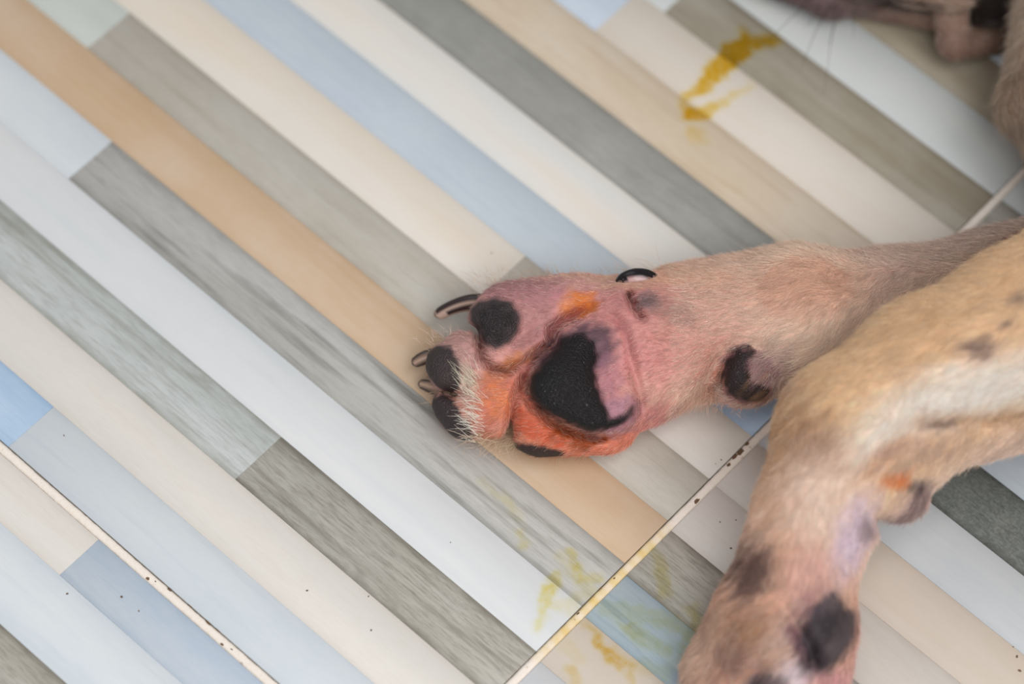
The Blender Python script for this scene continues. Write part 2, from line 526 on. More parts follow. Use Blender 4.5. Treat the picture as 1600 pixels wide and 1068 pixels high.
gx = axis([(-64, 82, 0.7), (82, 190, 1.3), (190, 260, 2.5), (260, 860, 7)])
gy = axis([(-420, -160, 7), (-160, -40, 1.3), (-40, 36, 0.7), (36, 150, 1.4), (150, 420, 6)])
gz = axis([(-0.7, 40, 0.7), (40, 96, 1.3), (96, 230, 6)])
NX, NY, NZ = len(gx), len(gy), len(gz)
F = np.full((NX, NY, NZ), 60.0, np.float32)


def win(lo, hi):
    s = []
    for g, a, b in zip((gx, gy, gz), lo, hi):
        i0 = max(0, int(np.searchsorted(g, a)) - 1); i1 = min(len(g), int(np.searchsorted(g, b)) + 1)
        s.append(slice(i0, max(i1, i0 + 1)))
    return tuple(s)


def smin(a, b, k):
    h = np.clip(0.5 + 0.5 * (b - a) / k, 0, 1)
    return b + (a - b) * h - k * h * (1 - h)


BONES = []                                   # (a, b, ra, rb, colour a, colour b, fur length, fur density)


def cap(a, b, ra, rb, k=5.0, zs=1.0, paint=None):
    """tapered capsule blended into the body; zs < 1 flattens it"""
    a = np.array(a, float); b = np.array(b, float); rm = max(ra, rb) + k + 3
    s = win(np.minimum(a, b) - rm, np.maximum(a, b) + rm)
    X = gx[s[0]][:, None, None]; Y = gy[s[1]][None, :, None]; Z = gz[s[2]][None, None, :]
    ba = b - a; L2 = float(ba @ ba) + 1e-9
    t = np.clip(((X - a[0]) * ba[0] + (Y - a[1]) * ba[1] + (Z - a[2]) * ba[2]) / L2, 0, 1).astype(np.float32)
    d = np.sqrt((X - a[0] - ba[0] * t) ** 2 + (Y - a[1] - ba[1] * t) ** 2 + ((Z - a[2] - ba[2] * t) / zs) ** 2) - (ra + (rb - ra) * t)
    if zs < 1:
        d = d * (0.5 + 0.5 * zs)
    F[s] = smin(F[s], d.astype(np.float32), k)
    if paint:
        ca, cb, fl, fd = paint
        BONES.append((a, b, ra, rb, lin(ca), lin(cb), fl, fd))


def ell(c, r, yaw=0.0, k=4.0, paint=None):
    c = np.array(c, float); r = np.array(r, float); rm = r.max() + k + 3
    s = win(c - rm, c + rm)
    X = gx[s[0]][:, None, None] - c[0]; Y = gy[s[1]][None, :, None] - c[1]; Z = gz[s[2]][None, None, :] - c[2]
    cy, sy = math.cos(yaw), math.sin(yaw)
    x, y = X * cy + Y * sy, -X * sy + Y * cy
    k0 = np.sqrt((x / r[0]) ** 2 + (y / r[1]) ** 2 + (Z / r[2]) ** 2) + 1e-6
    k1 = np.sqrt((x / r[0] ** 2) ** 2 + (y / r[1] ** 2) ** 2 + (Z / r[2] ** 2) ** 2) + 1e-6
    F[s] = smin(F[s], (k0 * (k0 - 1) / k1).astype(np.float32), k)
    if paint:
        ca, fl, fd = paint
        BONES.append((c, c + np.array([.01, 0, 0]), r.mean(), r.mean(), lin(ca), lin(ca), fl, fd))


def groove(pts, h, depth, width, zlo=6.0, zhi=200.0):
    """carve (or raise, depth < 0) a soft furrow that follows a line over the surface"""
    q = np.array([FL(x, y, h) for x, y in pts])
    rm = width * 2.6
    za, zb = zlo, min(zhi, h + 22)
    s = win((q[:, 0].min() - rm - 2, q[:, 1].min() - rm + SY * zb, za), (q[:, 0].max() + rm + 2, q[:, 1].max() + rm + SY * za, zb))
    Z = gz[s[2]][None, None, :]
    X = gx[s[0]][:, None, None] - SX * Z; Y = gy[s[1]][None, :, None] - SY * Z
    X, Y = np.broadcast_arrays(X, Y)
    d2 = np.full(X.shape, 1e9, np.float32); tt = np.zeros_like(d2); n = len(q) - 1
    for i in range(n):
        a, b = q[i], q[i + 1]; ba = b - a
        t = np.clip(((X - a[0]) * ba[0] + (Y - a[1]) * ba[1]) / (ba @ ba + 1e-9), 0, 1)
        e = (X - a[0] - ba[0] * t) ** 2 + (Y - a[1] - ba[1] * t) ** 2
        m_ = e < d2; d2 = np.where(m_, e, d2); tt = np.where(m_, (i + t) / n, tt)
    fade = np.clip(np.minimum(tt, 1 - tt) * 5 + 0.25, 0, 1)
    zf = np.clip((Z - zlo) / 4.0, 0, 1)
    F[s] += (depth * np.exp(-d2 / width ** 2) * fade * zf).astype(np.float32)


PINK = (204, 140, 136); FAWN = (240, 206, 184); MAUVE = (168, 134, 124); TANF = (240, 202, 158)  # MAUVE is thin fur with the leg's shadow mixed into its colour
# --- lower foreleg (lies on the floor, sole towards the viewer)
cap(L(1760, 430, 30), L(1560, 460, 25), 30, 21, 6, paint=(MAUVE, MAUVE, 5, 1))
cap(L(1560, 460, 25), L(1400, 486, 23), 21, 20, 6, paint=(MAUVE, (192, 156, 144), 5, 1))
cap(L(1400, 486, 23), L(1250, 503, 24), 20, 24, 6, paint=((192, 156, 144), FAWN, 4.5, 1))
cap(L(1250, 503, 24), L(1120, 520, 22), 24, 21, 6, paint=(FAWN, (232, 188, 170), 4, .9))
cap(L(1120, 520, 22), L(1000, 545, 20), 21, 24, 6, paint=((208, 164, 146), PINK, 3.2, .55))
cap(L(1240, 440, 22), L(1060, 470, 20), 12, 12, 6, paint=((220, 178, 150), (224, 176, 156), 4, .9))
ell(L(945, 556, 19), (32, 29, 18), 0.15, 6, paint=(PINK, 2.2, .3))
ell(L(950, 596, 24), (17, 17, 13), 0.1, 3, paint=(PINK, 1.8, .15))
# dewclaw toe, wrist pad bump
ell(L(1030, 468, 30), (11, 8, 8), -0.3, 3, paint=((214, 150, 146), 3, .4))
ell(L(1168, 588, 25), (12, 9.5, 12.5), 0.2, 2.5, paint=((186, 132, 128), 3, .5))
# toes: root to tip
cap(L(900, 498, 22), L(802, 503, 20), 15.5, 14.0, 3.5, paint=(PINK, (220, 160, 152), 2.2, .45))
cap(L(835, 572, 20), L(738, 565, 16), 12, 11.5, 2.5, paint=(PINK, (214, 168, 160), 2.4, .5))
cap(L(850, 618, 20), L(758, 630, 14), 12.5, 11.6, 2.5, paint=((230, 140, 118), (222, 160, 142), 2.4, .5))
cap(L(945, 656, 15), L(846, 664, 15), 11.5, 10.5, 2.0, paint=((228, 132, 100), (226, 144, 112), 2.4, .5))
# toe pads swell beyond the toe tips
ell(L(776, 503, 28), (9.5, 9.5, 7), 0, 2)
ell(L(700, 577, 17), (6.5, 9, 7.5), 0.25, 2)
ell(L(716, 648, 11), (5.5, 10, 7), 0.72, 2)
ell(L(842, 690, 7), (10, 4.0, 4.5), -0.12, 2)
# main pad swellings
ell(L(912, 530, 33), (10, 9, 7), 0.2, 3)
ell(L(880, 600, 32), (13, 13, 8), 0.5, 3)
ell(L(935, 645, 28), (13, 9, 8), 0.3, 3)
ell(L(970, 610, 29), (9, 14, 8), -0.2, 3)
groove([(922, 478), (880, 500), (862, 513), (861, 535), (838, 552), (820, 572)], 34, 8.0, 1.8)
groove([(744, 516), (753, 560), (768, 575), (792, 579), (822, 566)], 30, 6.5, 1.6)
groove([(722, 517), (742, 512), (750, 520)], 20, 2.2, 2.0)
groove([(826, 572), (815, 598), (804, 626), (797, 660), (792, 700)], 28, 5.8, 1.8, 3)
groove([(812, 606), (832, 634), (860, 658), (890, 674), (925, 684), (960, 684)], 30, 6.0, 1.7, 4)
groove([(822, 578), (820, 598), (818, 612)], 30, 1.0, 2.0)
groove([(980, 452), (986, 470), (995, 487), (1006, 500)], 34, 5.5, 1.6)
groove([(945, 488), (962, 497), (978, 520), (985, 558), (996, 600), (1004, 632), (1000, 650)], 34, 2.4, 1.8)
groove([(1098, 622), (1115, 592), (1128, 560), (1146, 540)], 34, 3.6, 3.0)
groove([(1020, 560), (1070, 570), (1110, 560)], 40, 1.2, 4)
groove([(690, 608), (712, 618), (735, 612)], 14, 2.2, 2.2, 3)
groove([(1140, 540), (1170, 534), (1205, 548)], 38, 1.0, 2.4)
groove([(1222, 560), (1232, 585), (1225, 610)], 30, 1.2, 2.2)
# wrinkles on the pink skin
for (a, b, dpt) in (((868, 492), (905, 470), 1.0), ((1010, 520), (1060, 540), .8), ((1035, 510), (1085, 515), .7), ((1012, 585), (1040, 600), .7), ((975, 500), (1030, 530), .5)):
    groove([a, b], 38, dpt, 1.6)

# --- upper foreleg: crosses above, bends at the wrist and comes down to the bottom of the picture
LB = (240, 203, 163); LBW = (232, 206, 196)
cap(L(1800, 430, 84), L(1610, 512, 70), 33, 26, 6, paint=(LB, LB, 5, .8))
cap(L(1610, 512, 70), L(1455, 588, 62), 26, 24, 6, paint=(LB, LB, 5, .8))
cap(L(1455, 585, 62), L(1335, 680, 54), 24, 24, 6, paint=(LB, LB, 4.5, .8))
cap(L(1335, 680, 54), L(1276, 800, 46), 24, 18.5, 6, paint=(TANF, (244, 210, 188), 4.5, .8))
cap(L(1276, 800, 46), L(1248, 880, 40), 18.5, 17.5, 6, paint=((240, 204, 180), (230, 186, 162), 4, .8))
cap(L(1248, 880, 40), L(1232, 965, 31), 17.5, 20.5, 6, paint=((230, 186, 162), (224, 178, 152), 4, .7))
cap(L(1650, 626, 54), L(1450, 680, 50), 13, 12, 6, paint=((220, 192, 176), (226, 200, 184), 4.5, .8))
cap(L(1450, 680, 50), L(1388, 745, 47), 12, 13, 6, paint=((226, 200, 184), (230, 204, 196), 4, .7))
ell(L(1408, 772, 44), (8.5, 9, 8), 0.5, 3, paint=((196, 160, 152), 3, .5))
ell(L(1218, 985, 28), (22, 24, 18), 0.0, 6, paint=((214, 166, 142), 3.5, .6))
ell(L(1290, 985, 30), (10, 15, 12), -0.1, 3, paint=((214, 160, 150), 2.5, .4))
cap(L(1172, 930, 22), L(1112, 1050, 14), 9, 9.5, 3, paint=((208, 178, 158), (206, 170, 150), 4, .7))
cap(L(1175, 1000, 24), L(1140, 1110, 15), 14, 13, 2.5, paint=((216, 166, 140), (210, 160, 140), 3.5, .7))
cap(L(1230, 1010, 25), L(1205, 1125, 15), 14, 13, 2.5, paint=((214, 164, 146), (214, 160, 146), 3.5, .7))
cap(L(1275, 1030, 20), L(1262, 1120, 12), 12, 11, 2.5, paint=((220, 176, 174), (220, 160, 150), 3, .5))
ell(L(1195, 1085, 24), (8.5, 8.5, 7), 0, 2)
groove([(1150, 950), (1130, 990), (1112, 1040), (1100, 1090)], 22, 1.6, 2.6, 3)
groove([(1222, 938), (1240, 965), (1255, 992), (1268, 1020), (1272, 1050)], 38, 4.0, 2.0)
groove([(1190, 1030), (1175, 1100)], 34, 2.5, 2.4)
groove([(1640, 648), (1560, 648), (1480, 656), (1425, 674), (1385, 700), (1362, 740)], 66, 3.4, 3.8, 30)
groove([(1385, 822), (1370, 810), (1360, 790)], 50, 2.6, 3.0, 20)
groove([(1600, 560), (1500, 600), (1420, 640)], 84, -1.0, 9, 40)

# --- head resting on the floor at the top right, mostly beyond the frame
HB = (118, 94, 84); HD = (58, 46, 44); HF = (150, 124, 104)
cap(L(1190, -100, 20), L(1330, -100, 24), 16, 20, 6, paint=((104, 88, 90), (106, 86, 84), 3, .4))
cap(L(1330, -100, 24), L(1480, -115, 30), 20, 24, 6, paint=(HB, HB, 3, .6))
cap(L(1215, -45, 12), L(1300, -12, 11), 10, 9.5, 4, paint=((96, 80, 84), (104, 86, 88), 2.5, .4))
cap(L(1300, -12, 11), L(1350, -20, 14), 9.5, 10, 4, paint=((104, 86, 88), (100, 82, 80), 2.5, .4))
cap(L(1350, -40, 26), L(1500, -60, 28), 10, 14, 4, paint=((84, 68, 64), (84, 66, 60), 2.5, .5))
cap(L(1330, 4, 7), L(1465, 26, 8), 5, 5.5, 2, paint=((112, 90, 82), (128, 104, 90), 2.5, .5))
cap(L(1420, -18, 30), L(1490, -15, 30), 7, 8, 3, paint=((150, 126, 112), (150, 126, 112), 3, .6))
cap(L(1482, -5, 24), L(1490, 62, 13), 6.5, 6, 2, paint=((140, 112, 98), (132, 104, 92), 2.5, .5))
cap(L(1492, 70, 10), L(1556, 62, 8), 6, 5.5, 2.5, paint=((126, 98, 86), (96, 76, 62), 2.5, .5))
cap(L(1540, -40, 20), L(1552, 22, 8), 13, 9, 2, paint=((24, 18, 17), (24, 18, 17), 1.5, .1))  # near-black lump added as backing, its colour standing in for mouth shadow
cap(L(1648, 30, 34), L(1625, 160, 30), 13, 13, 3, paint=(HF, (140, 112, 92), 8, 1.6))
hc = L(1480, -115, 30)
cap(hc, hc + (75, 70, 18), 24, 50, 12, paint=(HB, HF, 5, .5))
cap(hc + (75, 70, 18), hc + (130, 60, 18), 52, 50, 14, paint=(HF, TANF, 6, .4))
cap(hc + (110, 95, 60), hc + (60, 135, 48), 16, 6, 6, paint=(HD, HD, 5, .4))       # ear
neck = hc + (130, 60, 18)
sh = np.array([330, 20, 62.])
cap(neck, sh, 46, 62, 16, paint=(HF, TANF, 7, .4))
cap(L(1625, 165, 30), L(1700, 210, 34), 13, 20, 6, paint=((140, 112, 92), (160, 130, 104), 8, 1.2))
cap(L(1700, 210, 34), sh, 20, 40, 8, paint=((160, 130, 104), TANF, 7, .5))
# --- shoulders, chest, belly and haunch (out of frame)
la, lb = L(1760, 430, 30), L(1800, 420, 84)
cap(la, (290, -10, 34), 30, 32, 10, paint=(MAUVE, TANF, 6, .3))
cap(lb, (300, 10, 92), 34, 46, 12, paint=(LB, TANF, 6, .3))
cap(sh, (470, 10, 76), 64, 78, 20, paint=(TANF, TANF, 8, .25))
cap((470, 10, 76), (640, 20, 68), 78, 66, 20, paint=(TANF, TANF, 8, .25))
cap((640, 20, 68), (740, 10, 62), 66, 60, 20, paint=(TANF, TANF, 8, .25))
cap((730, 0, 66), (650, -120, 60), 52, 32, 14, paint=(TANF, TANF, 7, .25))
cap((650, -120, 60), (740, -200, 36), 30, 17, 8, paint=(TANF, TANF, 6, .25))
cap((740, -200, 36), (660, -290, 22), 16, 13, 6, paint=(TANF, LB, 5, .25))
cap((660, -290, 22), (610, -330, 16), 14, 16, 6, paint=(LB, LB, 4, .25))
cap((720, 10, 34), (620, -90, 30), 32, 26, 12, paint=(TANF, TANF, 7, .25))
cap((620, -90, 30), (690, -170, 18), 24, 15, 8, paint=(TANF, TANF, 6, .25))
cap((690, -170, 18), (610, -240, 14), 14, 13, 6, paint=(TANF, LB, 5, .25))
cap((790, 40, 40), (830, 150, 14), 15, 6, 8, paint=(TANF, TANF, 7, .25))
F[:] = np.maximum(F, 0.35 - gz[None, None, :])
EYE = hc + (58, 52, 62)


def surface_nets(Fv, ax, ay, az):
    """polygonise the zero level of Fv on a rectilinear grid"""
    ins = Fv < 0
    nx, ny, nz = Fv.shape
    cnt = np.zeros((nx - 1, ny - 1, nz - 1), np.uint8)
    for i in (0, 1):
        for j in (0, 1):
            for k in (0, 1):
                cnt += ins[i:nx - 1 + i, j:ny - 1 + j, k:nz - 1 + k]
    act = (cnt > 0) & (cnt < 8)
    I, J, K = np.nonzero(act)
    ids = np.full(act.shape, -1, np.int32); ids[I, J, K] = np.arange(len(I))
    cor = [(i, j, k) for i in (0, 1) for j in (0, 1) for k in (0, 1)]
    val = {c: Fv[I + c[0], J + c[1], K + c[2]] for c in cor}
    pos = np.zeros((len(I), 3)); wsum = np.zeros(len(I))
    for c in cor:
        for d in range(3):
            if c[d] == 0:
                e = list(c); e[d] = 1; e = tuple(e)
                a, b = val[c], val[e]
                m_ = (a < 0) != (b < 0)
                t = np.where(m_, a / np.where(m_, a - b, 1), 0)
                p = np.zeros((len(I), 3)); p[:] = c; p[:, d] = t
                pos += p * m_[:, None]; wsum += m_
    pos /= wsum[:, None]
    out = np.empty_like(pos)
    for d, (g, ix) in enumerate(((ax, I), (ay, J), (az, K))):
        out[:, d] = g[ix] + (g[ix + 1] - g[ix]) * pos[:, d]
    Q = []
    for d in range(3):
        a = [slice(1, -1)] * 3; b = [slice(1, -1)] * 3
        a[d] = slice(0, -1); b[d] = slice(1, None)
        s0, s1 = ins[tuple(a)], ins[tuple(b)]
        ii = np.argwhere(s0 != s1)
        if not len(ii):
            continue
        flip = s0[tuple(ii.T)]
        base = ii + 1; base[:, d] -= 1
        e1, e2 = [(1, 2), (2, 0), (0, 1)][d]
        q = []
        for o1, o2 in ((-1, -1), (0, -1), (0, 0), (-1, 0)):
            c = base.copy(); c[:, e1] += o1; c[:, e2] += o2
            q.append(ids[tuple(c.T)])
        q = np.stack(q, 1)
        q[~flip] = q[~flip][:, ::-1]
        Q.append(q)
    Q = np.concatenate(Q); Q = Q[(Q >= 0).all(1)]
    return out, Q


def normals(v, q):
    n = np.cross(v[q[:, 2]] - v[q[:, 0]], v[q[:, 3]] - v[q[:, 1]])
    vn = np.zeros_like(v)
    for k in range(4):
        for d in range(3):
            vn[:, d] += np.bincount(q[:, k], n[:, d], len(v))
    return vn / (np.linalg.norm(vn, axis=1, keepdims=True) + 1e-9), 0.5 * np.linalg.norm(n, axis=1)


# cheap smooth 3-D noise made of rotated sines
_nk = rng.normal(size=(24, 3)); _nk /= np.linalg.norm(_nk, axis=1, keepdims=True); _np_ = rng.uniform(0, 6.28, 24)


def noise3(p, wl, seed=0):
    o = np.zeros(len(p))
    for i in range(7):
        j = (i * 5 + seed * 7) % 24
        o += np.sin(p @ _nk[j] * (6.283 / (wl * (0.7 + 0.13 * i))) + _np_[(j + seed) % 24])
    return o / 3.2


# ------------------------------------------------------------------ pigment (skin and coat colours, with crease shade and highlights painted in)
def polymask(p, pts, h, soft, wob=0.5, seed=0):
    q = np.array([FL(x, y, h) for x, y in pts])
    x, y = p[:, 0] - SX * p[:, 2], p[:, 1] - SY * p[:, 2]
    d = np.full(len(p), 1e9); inside = np.zeros(len(p), bool)
    for i in range(len(q)):
        a, b = q[i], q[(i + 1) % len(q)]; ba = b - a
        t = np.clip(((x - a[0]) * ba[0] + (y - a[1]) * ba[1]) / (ba @ ba), 0, 1)
        d = np.minimum(d, (x - a[0] - ba[0] * t) ** 2 + (y - a[1] - ba[1] * t) ** 2)
        c = ((a[1] > y) != (b[1] > y)) & (x < (b[0] - a[0]) * (y - a[1]) / (b[1] - a[1] + 1e-12) + a[0])
        inside ^= c
    sd = np.sqrt(d) * np.where(inside, -1, 1) + noise3(p, 4.0, seed) * wob * soft * 0.6
    k = np.clip(0.5 - sd / (2 * soft), 0, 1)
    return k * k * (3 - 2 * k)


def blob(p, px, py, h, rx, ry, yaw=0.0, soft=0.5, seed=0, wob=0.15):
    c = FL(px, py, h); x, y = p[:, 0] - SX * p[:, 2] - c[0], p[:, 1] - SY * p[:, 2] - c[1]
    cy, sy = math.cos(yaw), math.sin(yaw)
    r = np.hypot((x * cy + y * sy) / rx, (-x * sy + y * cy) / ry) + noise3(p, 5.0, seed) * wob
    k = np.clip((1 + soft - r) / (2 * soft), 0, 1)
    return k * k * (3 - 2 * k)


PAD = (24, 21, 22); PADP = (104, 80, 96)
POLY_PALM = [(824, 604), (827, 588), (842, 572), (860, 552), (876, 530), (896, 520), (912, 520), (928, 534), (935, 556), (930, 574), (936, 602), (944, 630), (954, 652), (974, 648), (990, 634),
             (990, 648), (974, 663), (945, 673), (922, 678), (892, 665), (868, 654), (845, 643), (828, 624)]
POLY_LOBE = [(834, 568), (850, 545), (878, 520), (905, 506), (930, 503), (954, 514), (964, 536), (958, 562), (940, 580), (900, 590), (850, 590)]
POLY_PADB = [(1262, 945), (1280, 922), (1304, 914), (1318, 940), (1336, 950), (1336, 990), (1322, 1024), (1300, 1044), (1278, 1050), (1258, 1030), (1244, 1000), (1248, 970)]
POLY_T2 = [(733, 482), (746, 470), (776, 465), (802, 472), (815, 494), (811, 518), (798, 536), (775, 547), (756, 538), (742, 518), (732, 500)]
POLY_T3 = [(660, 574), (664, 550), (684, 538), (706, 541), (718, 558), (723, 585), (720, 608), (706, 618), (688, 610), (672, 596)]
POLY_T4 = [(672, 622), (690, 612), (712, 624), (722, 644), (736, 660), (744, 680), (730, 700), (700, 680), (680, 655), (668, 636)]
POLY_T5 = [(797, 694), (812, 690), (830, 690), (856, 694), (880, 702), (884, 712), (840, 716), (806, 706)]
POLY_WR = [(1127, 588), (1133, 562), (1148, 543), (1168, 539), (1178, 549), (1171, 562), (1168, 584), (1174, 600), (1192, 603), (1208, 606), (1200, 630), (1160, 630), (1134, 614)]


def pigment_and_shading(p, n):
    N = len(p)
    acc = np.zeros((N, 3)); ws = np.zeros(N) + 1e-12
    for a, b, ra, rb, ca, cb, fl, fd in BONES:
        ba = b - a; t = np.clip((p - a) @ ba / (ba @ ba), 0, 1)
        d = np.linalg.norm(p - a - t[:, None] * ba, axis=1) - (ra + (rb - ra) * t)
        w = np.exp(-np.clip(d + 25, 0, 80) / 2.6)
        acc += w[:, None] * (ca + (cb - ca) * t[:, None]); ws += w
    c = acc / ws[:, None]
    z = p[:, 2]
    up = np.clip(n[:, 2] * 2 + 0.6, 0, 1)

    def lay(col, mask, op=1.0):
        nonlocal c
        k = np.clip(mask * op * face, 0, 1)[:, None]
        c = c * (1 - k) + lin(col) * k
    AXIS = np.array([SX, SY, 1.0]); AXIS /= np.linalg.norm(AXIS)
    face = np.clip((n @ AXIS + 0.35) / 0.3, 0, 1)
    c *= (1 + 0.09 * noise3(p, 7.0, 1) + 0.05 * noise3(p, 2.6, 2))[:, None]
    # coat and bare skin of the lying paw, with crease shade painted in
    lay((236, 206, 180), blob(p, 1075, 590, 36, 16, 9, 0.2, .6, 1), .6 * 1)
    lay((218, 148, 146), blob(p, 1030, 560, 40, 13, 11, 0, .7, 2), .75)
    lay((212, 156, 142), blob(p, 1090, 520, 42, 16, 9, 0, .7, 3), .6)
    lay((232, 184, 152), blob(p, 1060, 430, 30, 22, 4, 0, .6, 3), .7)
    lay((214, 176, 148), blob(p, 880, 440, 22, 28, 4, 0, .6, 3), .8)
    lay((206, 156, 142), blob(p, 1160, 470, 42, 22, 10, 0, .7, 4), .3)
    lay((214, 160, 132), blob(p, 1250, 440, 40, 24, 10, 0, .7, 5), .55)
    lay((178, 110, 92), blob(p, 1112, 592, 34, 6, 8, -.5, .8, 5), .65)  # reddish shade of the wrist recess, put in as colour
    lay((206, 128, 112), blob(p, 1120, 560, 40, 8, 8, -.5, .8, 5), .5)
    lay((190, 128, 142), blob(p, 835, 450, 30, 22, 5, .05, .6, 6, .25), .6)
    lay((150, 104, 104), blob(p, 800, 446, 27, 11, 3.5, .05, .7, 7, .35), .6)
    lay((208, 116, 92), polymask(p, [(742, 590), (800, 584), (812, 610), (800, 650), (760, 668), (735, 650)], 26, 3.5, 1, 8), .7)
    lay((232, 140, 88), polymask(p, [(756, 592), (786, 590), (796, 620), (788, 650), (764, 648)], 26, 3, 1.3, 9), .75)
    lay((214, 96, 58), polymask(p, [(802, 634), (830, 640), (860, 664), (900, 680), (880, 700), (840, 690), (806, 676)], 24, 2.5, 1, 10), .85)
    lay((160, 70, 18), polymask(p, [(858, 655), (900, 670), (950, 684), (930, 698), (896, 706), (884, 690), (862, 680)], 20, 2.2, 1.2, 11), .9)
    lay((196, 104, 40), polymask(p, [(736, 664), (770, 680), (796, 676), (802, 700), (770, 700), (745, 692)], 16, 2, 1.2, 12), .65)
    lay((214, 122, 56), blob(p, 911, 476, 37, 5.2, 4.6, .4, .45, 13, .3), .95)
    lay((224, 140, 84), blob(p, 884, 478, 36, 2.2, 5.5, -.2, .6, 14, .3), .6)
    lay((200, 122, 56), blob(p, 808, 562, 30, 10, 2.6, .55, .6, 15, .3), .7)
    lay((168, 84, 96), polymask(p, [(918, 484), (880, 504), (864, 516), (862, 536), (838, 556), (832, 552), (856, 532), (858, 512), (876, 498), (910, 478)], 34, 1.2, .6, 16), .6)  # shade painted along the crease between top toe and palm
    lay((150, 70, 66), polymask(p, [(745, 515), (755, 558), (770, 573), (795, 577), (795, 582), (764, 580), (748, 562)], 27, 1.1, .5, 16), .6)  # shade painted along the crease between the upper two toes
    lay((232, 214, 196), blob(p, 730, 600, 20, 4, 7, .4, .7, 17, .4), .5)
    lay((104, 92, 98), blob(p, 1013, 471, 36, 4.2, 3.2, 0, .6, 18, .3), .85)
    lay((150, 112, 104), blob(p, 1050, 488, 36, 7, 4.5, -.4, .7, 19, .4), .55)
    lay((140, 74, 72), polymask(p, [(980, 462), (986, 462), (1000, 488), (1008, 502), (998, 496), (986, 478)], 34, 1.4, .8, 20), .8)  # painted shade in the dewclaw crease
    lay((150, 82, 88), polymask(p, [(950, 490), (980, 516), (988, 556), (983, 556), (974, 520)], 36, 1.0, .5, 20), .55)  # painted shade in the curved crease beside the palm pad
    lay((168, 120, 122), polymask(p, [(742, 452), (800, 440), (862, 446), (870, 490), (852, 530), (816, 560), (800, 520), (806, 480), (770, 462)], 32, 3.5, 1, 61), .6)
    lay((176, 132, 130), polymask(p, [(686, 530), (724, 512), (744, 530), (752, 575), (728, 596), (716, 560), (700, 534)], 22, 3, 1, 62), .6)
    # pads (dark skin fading into pink)
    lay((86, 64, 76), polymask(p, POLY_LOBE, 38, 2.8, .8, 21), .92)
    lay((158, 120, 140), blob(p, 958, 648, 34, 9, 6, .4, .7, 22, .3), .7)
    lay((176, 122, 140), blob(p, 945, 600, 38, 5, 12, 0, .8, 22, .3), .5)
    lay(PAD, polymask(p, POLY_PALM, 36, 1.5, .5, 23))
    lay((50, 47, 49), polymask(p, POLY_T2, 32, 1.4, .2, 24), .97)
    lay(PAD, polymask(p, [(748, 486), (775, 476), (800, 488), (800, 512), (780, 532), (758, 528), (746, 508)], 33, 2.0, 1, 24), .75)
    lay((48, 43, 44), polymask(p, POLY_T3, 18, 1.3, .6, 25), .97)
    lay((44, 40, 44), polymask(p, POLY_T4, 10, 1.2, .6, 26), .97)
    lay((40, 36, 38), polymask(p, POLY_T5, 5, 1.0, .6, 27) , .97)
    lay((132, 92, 104), polymask(p, [(1130, 560), (1160, 538), (1200, 550), (1226, 580), (1215, 612), (1170, 622), (1136, 612)], 34, 2.6, 1, 28), .75)
    lay(PAD, polymask(p, POLY_WR, 32, 1.6, 1, 29), .95)
    lay((156, 122, 140), blob(p, 1228, 570, 34, 4, 8, 0, .8, 30, .4), .4)
    # coat of the upper leg, with a few painted highlights
    Z = (z > 15) * 1.0
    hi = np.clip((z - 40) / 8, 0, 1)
    lay((252, 238, 230), blob(p, 1540, 605, 84, 36, 10, .35, .7, 31) * hi, .95)  # broad highlight on the forearm, painted into the coat
    lay((252, 236, 226), blob(p, 1400, 660, 72, 24, 7, .75, .7, 32) * hi, .85)  # painted highlight continuing towards the wrist
    lay((222, 184, 140), blob(p, 1470, 480, 84, 48, 10, .6, .6, 33) * hi, .6)
    lay((176, 128, 86), blob(p, 1255, 690, 58, 9, 16, .2, .8, 34, .4) * Z, .85)
    lay((160, 112, 92), blob(p, 1282, 690, 66, 8, 7, .2, .8, 35, .4) * Z, .35)
    lay((200, 152, 106), blob(p, 1222, 760, 52, 7, 20, .2, .8, 36, .4) * Z, .7)
    lay((248, 224, 212), blob(p, 1258, 800, 60, 8, 16, .2, .8, 37) * Z, .6)
    lay((250, 226, 212), blob(p, 1300, 760, 64, 10, 16, .3, .7, 37) * Z, .6)
    lay((226, 208, 226), blob(p, 1332, 830, 50, 6, 16, -.35, .7, 38) * Z, .85)
    lay((228, 178, 152), blob(p, 1230, 900, 56, 12, 12, 0, .8, 39) * Z, .6)
    lay((84, 50, 50), blob(p, 1174, 885, 42, 6, 11, -.2, .7, 40, .35) * Z, .9)
    lay((226, 182, 176), blob(p, 1262, 900, 50, 7, 12, -.2, .8, 41) * Z, .6)
    lay((154, 106, 78), blob(p, 1190, 985, 42, 14, 8, -.3, .8, 42, .4) * Z, .7)
    lay((178, 132, 92), blob(p, 1215, 1010, 42, 12, 4, -.6, .8, 43, .4) * Z, .6)
    lay((130, 88, 84), blob(p, 1150, 1030, 36, 8, 7, -.3, .8, 44, .4), .6)
    lay((228, 200, 190), blob(p, 1232, 985, 44, 5, 12, -.5, .8, 44, .2), .6)
    lay((238, 226, 236), blob(p, 1248, 1050, 34, 5, 7, 0, .8, 45), .85)  # whitish highlight painted on the paw
    lay((214, 150, 160), blob(p, 1290, 1052, 24, 6, 3, 0, .8, 45), .8)
    lay((206, 176, 156), blob(p, 1090, 1030, 22, 5, 20, -.3, .7, 46), .5)
    lay((96, 82, 92), polymask(p, [(1165, 1068), (1178, 1050), (1205, 1042), (1228, 1052), (1232, 1080), (1230, 1130), (1165, 1130)], 32, 2, 1, 47), .9)
    lay((156, 100, 110), blob(p, 1268, 950, 40, 5, 9, -.3, .7, 48, .3) * Z, .7)
    lay((126, 76, 96), polymask(p, [(1222, 972), (1236, 968), (1262, 1000), (1270, 1040), (1256, 1046), (1240, 1010)], 36, 1.8, .6, 48), .8)
